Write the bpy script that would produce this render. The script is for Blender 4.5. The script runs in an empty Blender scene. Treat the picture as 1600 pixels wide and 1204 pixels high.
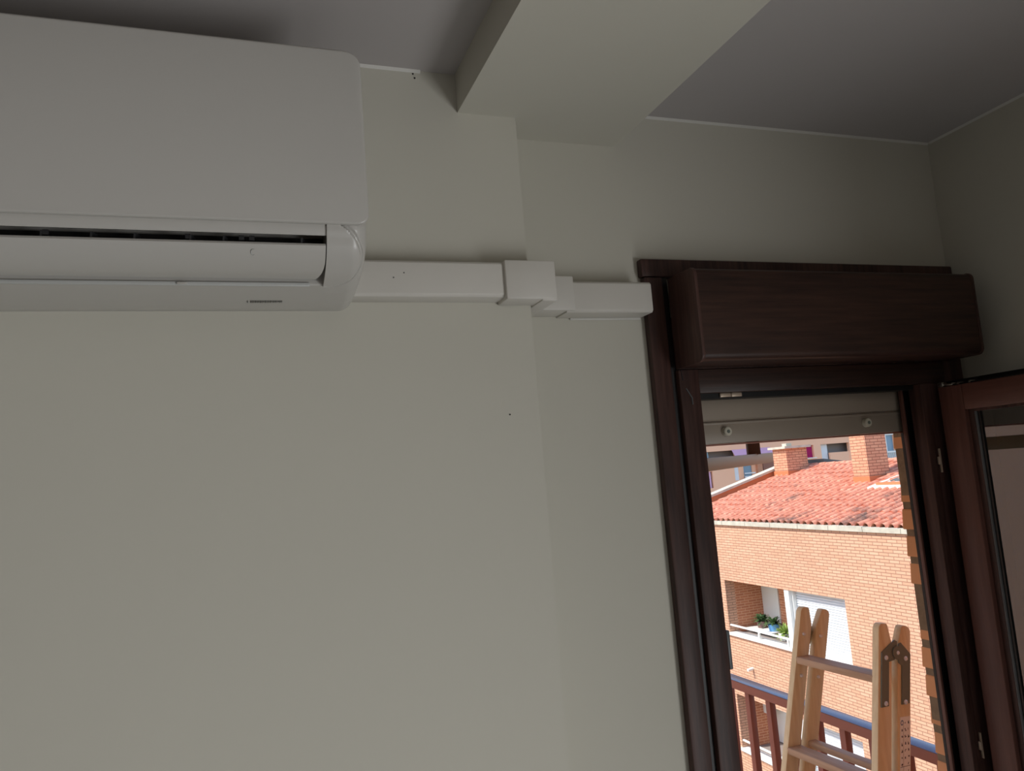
import bpy, bmesh, math, random
from mathutils import Vector, Matrix
random.seed(7)
S = bpy.context.scene
E = 1.88                      # eye height; many heights below are written as E + offset

# ------------------------------------------------------------------ camera
cd = bpy.data.cameras.new('camera'); cam = bpy.data.objects.new('camera', cd)
S.collection.objects.link(cam); S.camera = cam
cd.sensor_fit = 'HORIZONTAL'; cd.sensor_width = 36.0
cd.lens = 1211.6 / 1600 * 36.0
cd.clip_start = 0.02; cd.clip_end = 400
R_ = Vector((0.94063988, -0.33031284, -0.07803869))
D_ = Vector((-0.03336567, 0.13882032, -0.98975535))
F_ = Vector((0.33776226, 0.93360717, 0.11955882))
mw = Matrix.Identity(4)
for i in range(3):
    mw[i][0] = R_[i]; mw[i][1] = -D_[i]; mw[i][2] = -F_[i]
mw[2][3] = E
cam.matrix_world = mw

# ------------------------------------------------------------------ world, sun, daylight
W = bpy.data.worlds.new('sky'); S.world = W; W.use_nodes = True
nt = W.node_tree; nt.nodes.clear()
out = nt.nodes.new('ShaderNodeOutputWorld'); bg = nt.nodes.new('ShaderNodeBackground')
sky = nt.nodes.new('ShaderNodeTexSky'); sky.sky_type = 'NISHITA'; sky.sun_disc = False
sky.sun_elevation = math.radians(48); sky.sun_rotation = math.radians(-75)
bg.inputs['Strength'].default_value = 0.30
nt.links.new(sky.outputs[0], bg.inputs[0]); nt.links.new(bg.outputs[0], out.inputs[0])

sd = bpy.data.lights.new('sun', 'SUN'); sd.energy = 4.2; sd.angle = math.radians(0.6); sd.color = (1.0, 0.95, 0.87)
sun = bpy.data.objects.new('sun', sd); S.collection.objects.link(sun)
sun_dir = Vector((-1.0, 0.28, 1.25))          # towards the sun
sun.rotation_euler = sun_dir.to_track_quat('Z', 'Y').to_euler()
sun.location = sun_dir * 20

ad = bpy.data.lights.new('daylight_window', 'AREA'); ad.shape = 'RECTANGLE'; ad.size = 1.5; ad.size_y = 1.3
ad.energy = 60; ad.color = (0.97, 0.985, 1.0)
al = bpy.data.objects.new('daylight_window', ad); S.collection.objects.link(al)
al.location = (1.60, -1.05, 0.90); al.rotation_euler = Vector((1, 0, 0)).to_track_quat('Z', 'Y').to_euler()
al.rotation_euler = (math.radians(90), 0, math.radians(90))

S.view_settings.view_transform = 'Standard'; S.view_settings.look = 'None'
S.view_settings.gamma = 1.0; S.view_settings.use_curve_mapping = False
S.view_settings.exposure = 0.0

# ------------------------------------------------------------------ materials
def lin(c):
    return tuple(((v / 255) / 12.92 if v / 255 <= 0.04045 else ((v / 255 + 0.055) / 1.055) ** 2.4) for v in c) + (1,)

class NT:
    def __init__(s, name):
        s.m = bpy.data.materials.new(name); s.m.use_nodes = True
        s.t = s.m.node_tree; s.b = s.t.nodes['Principled BSDF']
    def n(s, typ, **k):
        nd = s.t.nodes.new(typ)
        for a, v in k.items():
            if a.startswith('i_'): nd.inputs[a[2:].replace('_', ' ')].default_value = v
            else: setattr(nd, a, v)
        return nd
    def l(s, a, b): s.t.links.new(a, b)

def plain(name, rgb, rough=0.5, metal=0.0, noise=0.0, scale=20, bump=0.0, spec=0.5, stretch=None, coat=0.0):
    T = NT(name); c = lin(rgb); b = T.b
    b.inputs['Roughness'].default_value = rough; b.inputs['Metallic'].default_value = metal
    b.inputs['Specular IOR Level'].default_value = spec
    b.inputs['Coat Weight'].default_value = coat
    b.inputs['Base Color'].default_value = c
    tc = T.n('ShaderNodeTexCoord'); mp = T.n('ShaderNodeMapping')
    if stretch: mp.inputs['Scale'].default_value = stretch
    T.l(tc.outputs['Object'], mp.inputs[0])
    nz = T.n('ShaderNodeTexNoise'); nz.inputs['Scale'].default_value = scale; nz.inputs['Detail'].default_value = 5
    T.l(mp.outputs[0], nz.inputs[0])
    if noise:
        mx = T.n('ShaderNodeMix', data_type='RGBA')
        mx.inputs[6].default_value = tuple(v * (1 - noise) for v in c[:3]) + (1,)
        mx.inputs[7].default_value = tuple(min(1, v * (1 + noise)) for v in c[:3]) + (1,)
        T.l(nz.outputs[0], mx.inputs[0]); T.l(mx.outputs[2], b.inputs['Base Color'])
    if bump:
        bp = T.n('ShaderNodeBump'); bp.inputs['Strength'].default_value = bump; bp.inputs['Distance'].default_value = 0.004
        T.l(nz.outputs[0], bp.inputs['Height']); T.l(bp.outputs[0], b.inputs['Normal'])
    return T.m

def wood(name, dark, light, rough, axis='z', scale=14, bump=0.15, spec=0.5):
    T = NT(name); b = T.b
    tc = T.n('ShaderNodeTexCoord'); mp = T.n('ShaderNodeMapping')
    st = {'x': (0.06, 1, 1), 'y': (1, 0.06, 1), 'z': (1, 1, 0.06)}[axis]
    mp.inputs['Scale'].default_value = st; T.l(tc.outputs['Object'], mp.inputs[0])
    n1 = T.n('ShaderNodeTexNoise'); n1.inputs['Scale'].default_value = scale * 8; n1.inputs['Detail'].default_value = 6; n1.inputs['Roughness'].default_value = 0.6
    n2 = T.n('ShaderNodeTexNoise'); n2.inputs['Scale'].default_value = scale * 1.2; n2.inputs['Detail'].default_value = 2
    T.l(mp.outputs[0], n1.inputs[0]); T.l(mp.outputs[0], n2.inputs[0])
    mm = T.n('ShaderNodeMath', operation='MULTIPLY_ADD'); mm.inputs[1].default_value = 0.6; T.l(n1.outputs[0], mm.inputs[0])
    m2 = T.n('ShaderNodeMath', operation='MULTIPLY'); m2.inputs[1].default_value = 0.4; T.l(n2.outputs[0], m2.inputs[0]); T.l(m2.outputs[0], mm.inputs[2])
    cr = T.n('ShaderNodeValToRGB'); cr.color_ramp.elements[0].position = 0.36; cr.color_ramp.elements[1].position = 0.64
    cr.color_ramp.elements[0].color = lin(dark); cr.color_ramp.elements[1].color = lin(light)
    T.l(mm.outputs[0], cr.inputs[0]); T.l(cr.outputs[0], b.inputs['Base Color'])
    b.inputs['Roughness'].default_value = rough; b.inputs['Specular IOR Level'].default_value = spec
    bp = T.n('ShaderNodeBump'); bp.inputs['Strength'].default_value = bump; bp.inputs['Distance'].default_value = 0.002
    T.l(n1.outputs[0], bp.inputs['Height']); T.l(bp.outputs[0], b.inputs['Normal'])
    return T.m

def brick(name, c1, c2, mortar, bw=0.25, bh=0.066, ms=0.008, bump=0.3):
    T = NT(name); b = T.b
    tc = T.n('ShaderNodeTexCoord'); sp = T.n('ShaderNodeSeparateXYZ'); T.l(tc.outputs['Object'], sp.inputs[0])
    ad_ = T.n('ShaderNodeMath', operation='ADD'); T.l(sp.outputs[0], ad_.inputs[0]); T.l(sp.outputs[1], ad_.inputs[1])
    cb = T.n('ShaderNodeCombineXYZ'); T.l(ad_.outputs[0], cb.inputs[0]); T.l(sp.outputs[2], cb.inputs[1])
    bt = T.n('ShaderNodeTexBrick'); bt.offset = 0.5
    bt.inputs['Color1'].default_value = lin(c1); bt.inputs['Color2'].default_value = lin(c2); bt.inputs['Mortar'].default_value = lin(mortar)
    bt.inputs['Scale'].default_value = 1.0; bt.inputs['Mortar Size'].default_value = ms; bt.inputs['Mortar Smooth'].default_value = 0.1
    bt.inputs['Brick Width'].default_value = bw; bt.inputs['Row Height'].default_value = bh; bt.inputs['Bias'].default_value = 0.0
    T.l(cb.outputs[0], bt.inputs[0])
    nz = T.n('ShaderNodeTexNoise'); nz.inputs['Scale'].default_value = 1.3; nz.inputs['Detail'].default_value = 4; T.l(tc.outputs['Object'], nz.inputs[0])
    mr = T.n('ShaderNodeMapRange'); mr.inputs[3].default_value = 0.9; mr.inputs[4].default_value = 1.1; T.l(nz.outputs[0], mr.inputs[0])
    hs = T.n('ShaderNodeHueSaturation'); T.l(mr.outputs[0], hs.inputs['Value']); T.l(bt.outputs[0], hs.inputs['Color'])
    T.l(hs.outputs[0], b.inputs['Base Color'])
    b.inputs['Roughness'].default_value = 0.9; b.inputs['Specular IOR Level'].default_value = 0.2
    return T.m

M = {}
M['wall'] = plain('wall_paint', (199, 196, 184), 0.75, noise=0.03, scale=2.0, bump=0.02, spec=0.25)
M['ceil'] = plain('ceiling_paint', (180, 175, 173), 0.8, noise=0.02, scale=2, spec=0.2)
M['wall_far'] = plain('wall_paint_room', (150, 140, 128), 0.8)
M['caulk'] = plain('caulk_white', (208, 206, 200), 0.5)
M['ac'] = plain('ac_white', (184, 181, 175), 0.32, noise=0.01, scale=5, spec=0.5)
M['ac2'] = plain('ac_white_lower', (180, 181, 178), 0.34, spec=0.5)
M['trunk'] = plain('duct_white', (206, 202, 194), 0.45, noise=0.02, scale=8)
M['black'] = plain('black_cavity', (10, 10, 11), 0.6)
M['dgrey'] = plain('dark_grey_plastic', (36, 36, 38), 0.5)
M['print'] = plain('dark_print', (60, 60, 58), 0.6)
M['mah_z'] = wood('mahogany_upright', (50, 33, 30), (88, 61, 54), 0.48, 'z', spec=0.35)
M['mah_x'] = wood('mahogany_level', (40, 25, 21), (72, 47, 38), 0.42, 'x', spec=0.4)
M['leaf'] = wood('mahogany_leaf', (90, 57, 49), (112, 74, 64), 0.45, 'z', spec=0.5)
M['seal'] = plain('rubber_seal', (88, 90, 92), 0.4)
M['dark'] = plain('dark_groove', (16, 11, 11), 0.45)
M['seal_and_shade'] = plain('black_seal_and_shade', (14, 13, 14), 0.5)  # black for seals, and for gap shade put in as colour
M['steel'] = plain('steel', (200, 198, 192), 0.25, metal=1.0)
M['strike'] = plain('strike_plate_satin', (205, 185, 165), 0.4, metal=0.4)
M['shutter'] = plain('shutter_beige', (166, 152, 137), 0.4, noise=0.02)
M['stopper'] = plain('stopper_ivory', (214, 208, 190), 0.4)
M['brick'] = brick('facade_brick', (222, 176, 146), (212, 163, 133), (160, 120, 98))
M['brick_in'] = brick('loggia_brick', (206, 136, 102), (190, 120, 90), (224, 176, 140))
M['chim'] = brick('chimney_brick', (216, 164, 132), (206, 150, 120), (146, 98, 78), bw=0.25, bh=0.075)
M['chimbase'] = plain('chimney_base', (200, 122, 80), 0.8, noise=0.1, scale=6)
M['nearbrick'] = plain('near_brick', (226, 160, 114), 0.9, noise=0.22, scale=9, bump=0.6, spec=0.2)
M['mortar'] = plain('near_mortar', (140, 118, 96), 0.95, noise=0.3, scale=60, bump=1.0, spec=0.1)
M['coping'] = plain('coping_stone', (196, 190, 172), 0.9, noise=0.38, scale=5, bump=0.3)
M['white'] = plain('painted_white', (236, 236, 230), 0.5)
M['shutw'] = plain('shutter_white', (226, 230, 232), 0.5)
M['render'] = plain('peach_render', (252, 196, 160), 0.9, noise=0.05, scale=0.6)
M['render2'] = plain('brown_render', (150, 108, 92), 0.9, noise=0.1, scale=2)
M['greyin'] = plain('grey_interior', (150, 140, 134), 0.8)
M['mauve'] = plain('mauve_awning', (212, 170, 196), 0.8)
M['magenta'] = plain('magenta_curtain', (176, 26, 96), 0.8, noise=0.35, scale=6, stretch=(4, 4, 0.1))
M['bluegl'] = plain('pale_blue_glass', (126, 158, 180), 0.2)
M['rail'] = plain('maroon_rail', (150, 92, 76), 0.5, noise=0.05, scale=6)
M['railtop'] = plain('rail_sky_sheen', (118, 112, 128), 0.25, metal=0.6, spec=1.0)  # sky sheen on the maroon rail, put into a bluish half-metal colour
M['pine'] = wood('pine', (218, 192, 150), (238, 218, 180), 0.6, 'z', scale=10, bump=0.2, spec=0.3)
M['pine_y'] = wood('pine_tread', (168, 134, 108), (196, 164, 136), 0.55, 'y', scale=10, bump=0.2, spec=0.4)
M['hinge'] = plain('hinge_grey', (112, 120, 112), 0.45)
M['bolt'] = plain('bolt_zinc', (224, 227, 234), 0.3, metal=0.3)
M['paper'] = plain('sticker_paper', (240, 240, 240), 0.6, noise=0.05, scale=30)
M['ink'] = plain('sticker_ink', (44, 46, 58), 0.6)
M['inkb'] = plain('sticker_blue', (60, 90, 140), 0.6)
M['bar'] = plain('beige_bar', (146, 124, 92), 0.5, noise=0.04, scale=5)
M['stem'] = plain('dark_stem', (58, 44, 42), 0.5)
M['cloth'] = plain('cream_cloth', (226, 206, 150), 0.8, noise=0.2, scale=8, stretch=(3, 3, 0.15))
M['floor'] = plain('pale_floor', (176, 176, 174), 0.4, noise=0.05, scale=4)
M['tilefloor'] = plain('balcony_tile', (188, 172, 152), 0.7, noise=0.1, scale=6)
M['asphalt'] = plain('courtyard', (150, 142, 134), 0.9, noise=0.1, scale=0.5)
M['pot'] = plain('pot_blue', (96, 156, 206), 0.5)
M['potb'] = plain('pot_brown', (120, 90, 84), 0.6)
M['leafg'] = plain('leaf_green', (74, 104, 58), 0.7, noise=0.3, scale=12)
M['leafl'] = plain('leaf_light', (150, 176, 88), 0.7, noise=0.3, scale=12)
M['slate'] = plain('grey_flashing', (96, 100, 98), 0.6, noise=0.1, scale=4)

def tiles_mat():
    T = NT('roof_tile'); b = T.b
    tc = T.n('ShaderNodeTexCoord')
    n1 = T.n('ShaderNodeTexNoise'); n1.inputs['Scale'].default_value = 7; n1.inputs['Detail'].default_value = 3
    n2 = T.n('ShaderNodeTexNoise'); n2.inputs['Scale'].default_value = 0.8; n2.inputs['Detail'].default_value = 7; n2.inputs['Roughness'].default_value = 0.75
    T.l(tc.outputs['Object'], n1.inputs[0]); T.l(tc.outputs['Object'], n2.inputs[0])
    cr = T.n('ShaderNodeValToRGB'); cr.color_ramp.elements[0].color = lin((196, 120, 94)); cr.color_ramp.elements[1].color = lin((222, 156, 128))
    cr.color_ramp.elements[0].position = 0.35; cr.color_ramp.elements[1].position = 0.65
    T.l(n1.outputs[0], cr.inputs[0])
    c2 = T.n('ShaderNodeValToRGB'); c2.color_ramp.elements[0].position = 0.56; c2.color_ramp.elements[1].position = 0.68
    T.l(n2.outputs[0], c2.inputs[0])
    mx = T.n('ShaderNodeMix', data_type='RGBA'); mx.inputs[7].default_value = lin((120, 92, 80))
    T.l(c2.outputs[0], mx.inputs[0]); T.l(cr.outputs[0], mx.inputs[6]); T.l(mx.outputs[2], b.inputs['Base Color'])
    b.inputs['Roughness'].default_value = 0.9
    return T.m
M['tile'] = tiles_mat()

def glass_mat():
    T = NT('pane_glass'); t = T.t
    t.nodes.remove(T.b); o = [n for n in t.nodes if n.type == 'OUTPUT_MATERIAL'][0]
    tr = T.n('ShaderNodeBsdfTransparent'); tr.inputs[0].default_value = (0.80, 0.80, 0.80, 1)
    gl = T.n('ShaderNodeBsdfGlossy'); gl.inputs['Roughness'].default_value = 0.015; gl.inputs[0].default_value = (1, 0.98, 0.96, 1)
    fr = T.n('ShaderNodeFresnel'); fr.inputs[0].default_value = 2.5
    mx = T.n('ShaderNodeMixShader'); T.l(fr.outputs[0], mx.inputs[0]); T.l(tr.outputs[0], mx.inputs[1]); T.l(gl.outputs[0], mx.inputs[2])
    T.l(mx.outputs[0], o.inputs[0]); return T.m
M['glass'] = glass_mat()

# ------------------------------------------------------------------ helpers
def link(o, parent=None):
    S.collection.objects.link(o)
    if parent is not None:
        o.parent = parent; o.matrix_parent_inverse = Matrix.Translation(-parent_loc(parent))
    return o
def parent_loc(p):
    v = Vector(p.location)
    if p.parent is not None: pass
    return v
def tag(o, label=None, cat=None, group=None, kind=None):
    if label: o['label'] = label
    if cat: o['category'] = cat
    if group: o['group'] = group
    if kind: o['kind'] = kind
    return o
def empty(name, loc, label=None, cat=None, group=None, kind=None):
    o = bpy.data.objects.new(name, None); o.empty_display_size = 0.05; o.location = loc
    S.collection.objects.link(o); return tag(o, label, cat, group, kind)

class MB:
    def __init__(s): s.bm = bmesh.new()
    def box(s, x0, x1, y0, y1, z0, z1, bev=0.0, seg=2):
        b = bmesh.new()
        v = [b.verts.new((x, y, z)) for z in (z0, z1) for y in (y0, y1) for x in (x0, x1)]
        for f in ((0, 2, 3, 1), (4, 5, 7, 6), (0, 1, 5, 4), (2, 6, 7, 3), (0, 4, 6, 2), (1, 3, 7, 5)): b.faces.new([v[i] for i in f])
        if bev: bmesh.ops.bevel(b, geom=list(b.edges), offset=bev, segments=seg, profile=0.5, affect='EDGES')
        return s.add(b)
    def add(s, b, mat=None):
        if mat is not None: b.transform(mat)
        me = bpy.data.meshes.new('t'); b.to_mesh(me); b.free(); s.bm.from_mesh(me); bpy.data.meshes.remove(me); return s
    def prism(s, pts, plane, a, b_, bev=0.0, seg=2):
        """pts in a plane ('xz','yz','xy'), extruded along the third axis from a to b_"""
        b = bmesh.new()
        def P(p, t):
            return {'xz': (p[0], t, p[1]), 'yz': (t, p[0], p[1]), 'xy': (p[0], p[1], t)}[plane]
        v0 = [b.verts.new(P(p, a)) for p in pts]; v1 = [b.verts.new(P(p, b_)) for p in pts]
        n = len(pts); b.faces.new(v0); b.faces.new(list(reversed(v1)))
        for i in range(n): b.faces.new((v0[i], v1[i], v1[(i + 1) % n], v0[(i + 1) % n]))
        bmesh.ops.recalc_face_normals(b, faces=b.faces)
        if bev: bmesh.ops.bevel(b, geom=list(b.edges), offset=bev, segments=seg, profile=0.5, affect='EDGES')
        return s.add(b)
    def cyl(s, p0, p1, r, r2=None, n=24, bev=0.0):
        p0 = Vector(p0); p1 = Vector(p1); d = p1 - p0; b = bmesh.new()
        bmesh.ops.create_cone(b, cap_ends=True, segments=n, radius1=r, radius2=r if r2 is None else r2, depth=d.length)
        if bev: bmesh.ops.bevel(b, geom=[e for e in b.edges if len(e.link_faces) == 2 and any(len(f.verts) > 4 for f in e.link_faces)], offset=bev, segments=2, affect='EDGES')
        m = Matrix.Translation((p0 + p1) / 2) @ d.to_track_quat('Z', 'Y').to_matrix().to_4x4()
        return s.add(b, m)
    def ball(s, c, r, sc=(1, 1, 1), n=12):
        b = bmesh.new(); bmesh.ops.create_uvsphere(b, u_segments=n, v_segments=n // 2 + 2, radius=r)
        return s.add(b, Matrix.Translation(c) @ Matrix.Diagonal((*sc, 1)))
    def hexa(s, P, bev=0.0):
        """eight corners: bottom loop of four then top loop of four"""
        b = bmesh.new(); v = [b.verts.new(p) for p in P]
        for f in ((0, 3, 2, 1), (4, 5, 6, 7), (0, 1, 5, 4), (1, 2, 6, 5), (2, 3, 7, 6), (3, 0, 4, 7)): b.faces.new([v[i] for i in f])
        bmesh.ops.recalc_face_normals(b, faces=b.faces)
        if bev: bmesh.ops.bevel(b, geom=list(b.edges), offset=bev, segments=2, profile=0.5, affect='EDGES')
        return s.add(b)
    def grid(s, fn, nu, nv):
        g = [[s.bm.verts.new(fn(i / nu, j / nv)) for j in range(nv + 1)] for i in range(nu + 1)]
        for i in range(nu):
            for j in range(nv): s.bm.faces.new((g[i][j], g[i + 1][j], g[i + 1][j + 1], g[i][j + 1]))
        return g
    def build(s, name, mat, parent=None, smooth=False, label=None, cat=None, group=None, kind=None):
        me = bpy.data.meshes.new(name)
        c = Vector((0, 0, 0))
        s.bm.to_mesh(me); s.bm.free()
        for m_ in (mat if isinstance(mat, (list, tuple)) else [mat]): me.materials.append(m_)
        if smooth:
            for p in me.polygons: p.use_smooth = True
            if smooth != 'all': me.set_sharp_from_angle(angle=math.radians(35))
        o = bpy.data.objects.new(name, me)
        S.collection.objects.link(o)
        if parent is not None:
            o.parent = parent
            q = parent; off = Vector((0, 0, 0))
            while q is not None: off += q.location; q = q.parent
            o.location = -off
        return tag(o, label, cat, group, kind)
def bx(name, mat, parent, *a, bev=0.0, **k): return MB().box(*a, bev=bev).build(name, mat, parent, smooth=bool(bev), **k)
Z = lambda r: E + r

# ================================================================== ROOM SHELL
XR = 1.463; YB = 1.225; YA = 1.148; CE = Z(0.6635)
bx('floor', M['floor'], None, -3.0, XR, -3.2, YB, -0.10, 0.0, kind='structure')
m = MB(); m.box(-3.15, XR + 0.15, -3.35, YB + 0.065, CE, CE + 0.15); m.build('ceiling', M['ceil'], kind='structure')
bx('ceiling_beam', M['wall'], None, 0.358, 0.683, -3.2, YB, 2.478, CE, kind='structure')
bx('wall_back', M['wall'], None, -3.0, 0.4585, YA, YB + 0.065, 0, CE, kind='structure')
# recessed back wall with the doorway, and its outer brick leaf
OX0, OX1, OZ = 0.735, 1.408, Z(0.26)
m = MB()
m.box(0.4585, OX0, YB, YB + 0.065, 0, CE); m.box(OX1, XR + 0.15, YB, YB + 0.065, 0, CE); m.box(OX0, OX1, YB, YB + 0.065, OZ, CE)
m.build('wall_recess', M['wall'], kind='structure')
WY0, WY1, WZ0, WZ1 = -1.85, -0.25, 0.20, 1.60
m = MB()
m.box(XR, XR + 0.15, -3.2, WY0, 0, CE); m.box(XR, XR + 0.15, WY1, YB, 0, CE)
m.box(XR, XR + 0.15, WY0, WY1, 0, WZ0); m.box(XR, XR + 0.15, WY0, WY1, WZ1, CE)
m.build('wall_right', M['wall'], kind='structure')
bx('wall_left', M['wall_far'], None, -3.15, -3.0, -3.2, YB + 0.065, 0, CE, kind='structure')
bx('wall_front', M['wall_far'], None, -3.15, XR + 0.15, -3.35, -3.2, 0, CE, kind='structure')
w1 = empty('window_1', (XR + 0.1, WY0, WZ0), kind='structure')
m = MB()
for a, b_ in ((WY0, WY0 + 0.05), (WY1 - 0.05, WY1), ((WY0 + WY1) / 2 - 0.03, (WY0 + WY1) / 2 + 0.03)): m.box(XR + 0.06, XR + 0.10, a, b_, WZ0, WZ1)
m.box(XR + 0.06, XR + 0.10, WY0 + 0.05, WY1 - 0.05, WZ0, WZ0 + 0.05); m.box(XR + 0.06, XR + 0.10, WY0 + 0.05, WY1 - 0.05, WZ1 - 0.05, WZ1)
m.build('window_frame', M['mah_z'], w1)
# thin caulk beads where walls meet ceiling
def bead(name, y0, z0, x0, x1):
    MB().prism([(y0, z0), (y0 - 0.004, z0), (y0, z0 - 0.004)], 'yz', x0, x1).build(name, M['caulk'], kind='structure')
bead('trim_1', YB, CE, 0.683, XR)
bead('trim_2', YA, CE, -0.1, 0.30)
MB().prism([(XR, CE), (XR - 0.004, CE), (XR, CE - 0.004)], 'xz', -0.2, YB - 0.006).build('trim_3', M['caulk'], kind='structure')
# nail holes in the wall
holes = empty('nail_hole', (0.29, YA, Z(0.65)), 'tiny dark pair of nail holes in the wall near the ceiling, left of the beam', 'nail hole')
for dx, dz in ((0.288, 0.6575), (0.2905, 0.6505)):
    MB().cyl((dx, YA - 0.0008, Z(dz)), (dx, YA + 0.002, Z(dz)), 0.0014, n=10).build('hole', M['black'], holes)
MB().cyl((0.408, YA - 0.0008, Z(0.101)), (0.408, YA + 0.002, Z(0.101)), 0.0013, n=10).build('nail_hole', M['black'], label='tiny lone dark nail hole in the wall below the duct elbow', cat='nail hole')

# outer brick leaf of our own building, with a rough toothed edge at the doorway
YO = 1.383
m = MB()
m.box(-3.15, OX0 - 0.03, YB + 0.065, YO, 0, 3.2); m.box(OX0 - 0.03, OX1 + 0.02, YB + 0.065, YO, OZ + 0.06, 3.2)
m.box(OX1 + 0.012, 3.6, YB + 0.066, YO - 0.002, 0, 3.2)
m.build('wall_outer', M['nearbrick'], kind='structure')
rv = MB(); rm = MB(); z = 0.02; per = 0.0600; k = 0
while z < 2.25:
    jx = random.uniform(-0.004, 0.003); jy = random.uniform(-0.004, 0.003)
    b = bmesh.new()
    bmesh.ops.create_grid(b, x_segments=1, y_segments=1, size=1); b.free()
    rv.hexa([(OX1 + jx, YB + 0.067, z), (OX1 + 0.012, YB + 0.067, z), (OX1 + 0.012, YO + jy, z), (OX1 + jx + 0.001, YO + jy, z),
             (OX1 + jx + 0.003, YB + 0.067, z + 0.045), (OX1 + 0.012, YB + 0.067, z + 0.045), (OX1 + 0.012, YO + jy - 0.003, z + 0.045), (OX1 + jx + 0.003, YO + jy - 0.003, z + 0.045)], bev=0.0025)
    z += per
me_o = rv.build('wall_outer_bricks', M['nearbrick'], kind='structure')
MB().box(OX1 + 0.003, OX1 + 0.0119, YB + 0.067, YO - 0.0045, 0.0, 2.25).build('wall_outer_mortar', M['mortar'], kind='structure')

# ================================================================== BALCONY DOOR (setting)
door = empty('door_1', (1.03, YB, 0), kind='structure')
door['label'] = 'dark mahogany balcony door frame with its glazed leaf swung open'
CT = Z(0.379)
m = MB()
m.box(0.708, 0.745, 1.208, YB, 0, Z(0.345), bev=0.003)
m.box(0.704, XR - 0.004, 1.208, YB, Z(0.346), CT, bev=0.0025)
m.box(1.392, 1.447, 1.208, YB, 0, Z(0.345), bev=0.003)
m.build('casing', M['mah_z'], door, smooth=True)
# left stile with steps, head, right rebated stile
m = MB(); m.box(0.7447, 0.757, 1.213, 1.285, 0, Z(0.345)); m.build('frame_groove', M['dark'], door)
m = MB()
m.box(0.755, 0.797, 1.202, 1.285, 0, Z(0.172), bev=0.003)
m.build('frame_stile', M['mah_z'], door, smooth=True)
m = MB()
m.box(0.797, 1.392, 1.205, 1.222, Z(0.128), Z(0.172), bev=0.002)
m.build('frame_head', M['mah_x'], door, smooth=True)
bx('head_gap_shade', M['seal_and_shade'], door, 0.797, 1.392, 1.2235, 1.252, Z(0.1185), Z(0.172))  # solid black strip holding the painted shade of the gap under the head
m = MB(); m.box(1.320, 1.3405, 1.205, 1.236, 0, Z(0.128), bev=0.0015); m.box(1.3412, 1.407, 1.2085, 1.285, 0, Z(0.26)); m.box(0.7572, 1.3412, 1.2085, 1.2225, Z(0.173), Z(0.27))
m.build('frame_stile', M['mah_z'], door, smooth=True)
m = MB(); m.box(1.3065, 1.3120, 1.242, 1.2505, 0, Z(0.139), bev=0.001)
m.build('stop_lip', M['leaf'], door, smooth=True, label='stop lip with a seal, outdoor light put into its lighter reddish colour')  # lighter leaf colour holds the daylight falling on this edge
bx('shutter_guide', M['seal_and_shade'], door, 1.3065, 1.341, 1.2506, 1.2515, 0, Z(0.25)); bx('shutter_guide', M['seal_and_shade'], door, 1.322, 1.3411, 1.2517, 1.272, 0, Z(0.25)); bx('shutter_guide', M['seal_and_shade'], door, 0.797, 0.812, 1.2505, 1.288, 0, Z(0.25))  # the thin first strip is rebate shade put in as black
# mitre joint line + pale scratch
m = MB(); m.hexa([(0.7615, 1.2013, Z(0.152)), (0.7635, 1.2013, Z(0.152)), (0.7635, 1.2025, Z(0.152)), (0.7615, 1.2025, Z(0.152)),
                  (0.7595, 1.2013, Z(0.171)), (0.7605, 1.2013, Z(0.171)), (0.7605, 1.2025, Z(0.171)), (0.7595, 1.2025, Z(0.171))])
m.build('mitre_joint', M['dark'], door)
m = MB(); m.hexa([(0.7760, 1.2005, Z(0.120)), (0.7780, 1.2005, Z(0.120)), (0.7780, 1.2025, Z(0.120)), (0.7760, 1.2025, Z(0.120)),
                  (0.7660, 1.2005, Z(0.137)), (0.7672, 1.2005, Z(0.138)), (0.7672, 1.2025, Z(0.138)), (0.7660, 1.2025, Z(0.137))])
m.box(0.7762, 0.778, 1.2005, 1.2025, Z(0.108), Z(0.120))
m.build('joint_scratch', M['seal'], door)
# keep on the head, striker on left stile
m = MB(); m.box(0.850, 0.874, 1.2195, 1.2233, Z(0.1205), Z(0.1278), bev=0.001); m.box(0.875, 0.898, 1.2195, 1.2233, Z(0.1205), Z(0.1278), bev=0.001)
m.build('lock_keep', M['strike'], door, smooth=True, label='pale metal keep under the head')
MB().box(0.797, 0.8040, 1.2035, 1.215, Z(-0.358), Z(-0.292), bev=0.0015).build('lock_keep', M['seal'], door, smooth=True)
# ---- the open leaf, swung into the room along the right wall (plane x = 1.351)
leaf = bpy.data.objects.new('door_leaf', None); S.collection.objects.link(leaf); leaf.parent = door
leaf.location = Vector((1.351, 1.191, 0)) - door.location
LX = 1.351; LY1 = 1.191; LY0 = 0.640; LT = Z(0.117); ST = 0.054
m = MB()
m.box(LX, LX + 0.034, LY1 - ST, LY1, 0.02, LT, bev=0.0025)
m.box(LX, LX + 0.034, LY0, LY0 + ST, 0.02, LT, bev=0.0025)
m.build('leaf_stile', M['leaf'], leaf, smooth=True)
ml = wood('mahogany_leaf_rail', (90, 57, 49), (112, 74, 64), 0.45, 'y', spec=0.5)
m = MB(); m.box(LX, LX + 0.034, LY0 + ST, LY1 - ST, LT - 0.051, LT, bev=0.0025); m.box(LX, LX + 0.034, LY0 + ST, LY1 - ST, 0.02, 0.12, bev=0.0025)
m.build('leaf_rail', ml, leaf, smooth=True)
m = MB(); m.box(LX + 0.0345, LX + 0.058, LY1 - ST - 0.01, LY1 + 0.008, 0.02, Z(0.130), bev=0.002)
m.box(LX + 0.0345, LX + 0.058, LY0 - 0.01, LY0 + ST + 0.01, 0.02, Z(0.130), bev=0.002)
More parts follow.
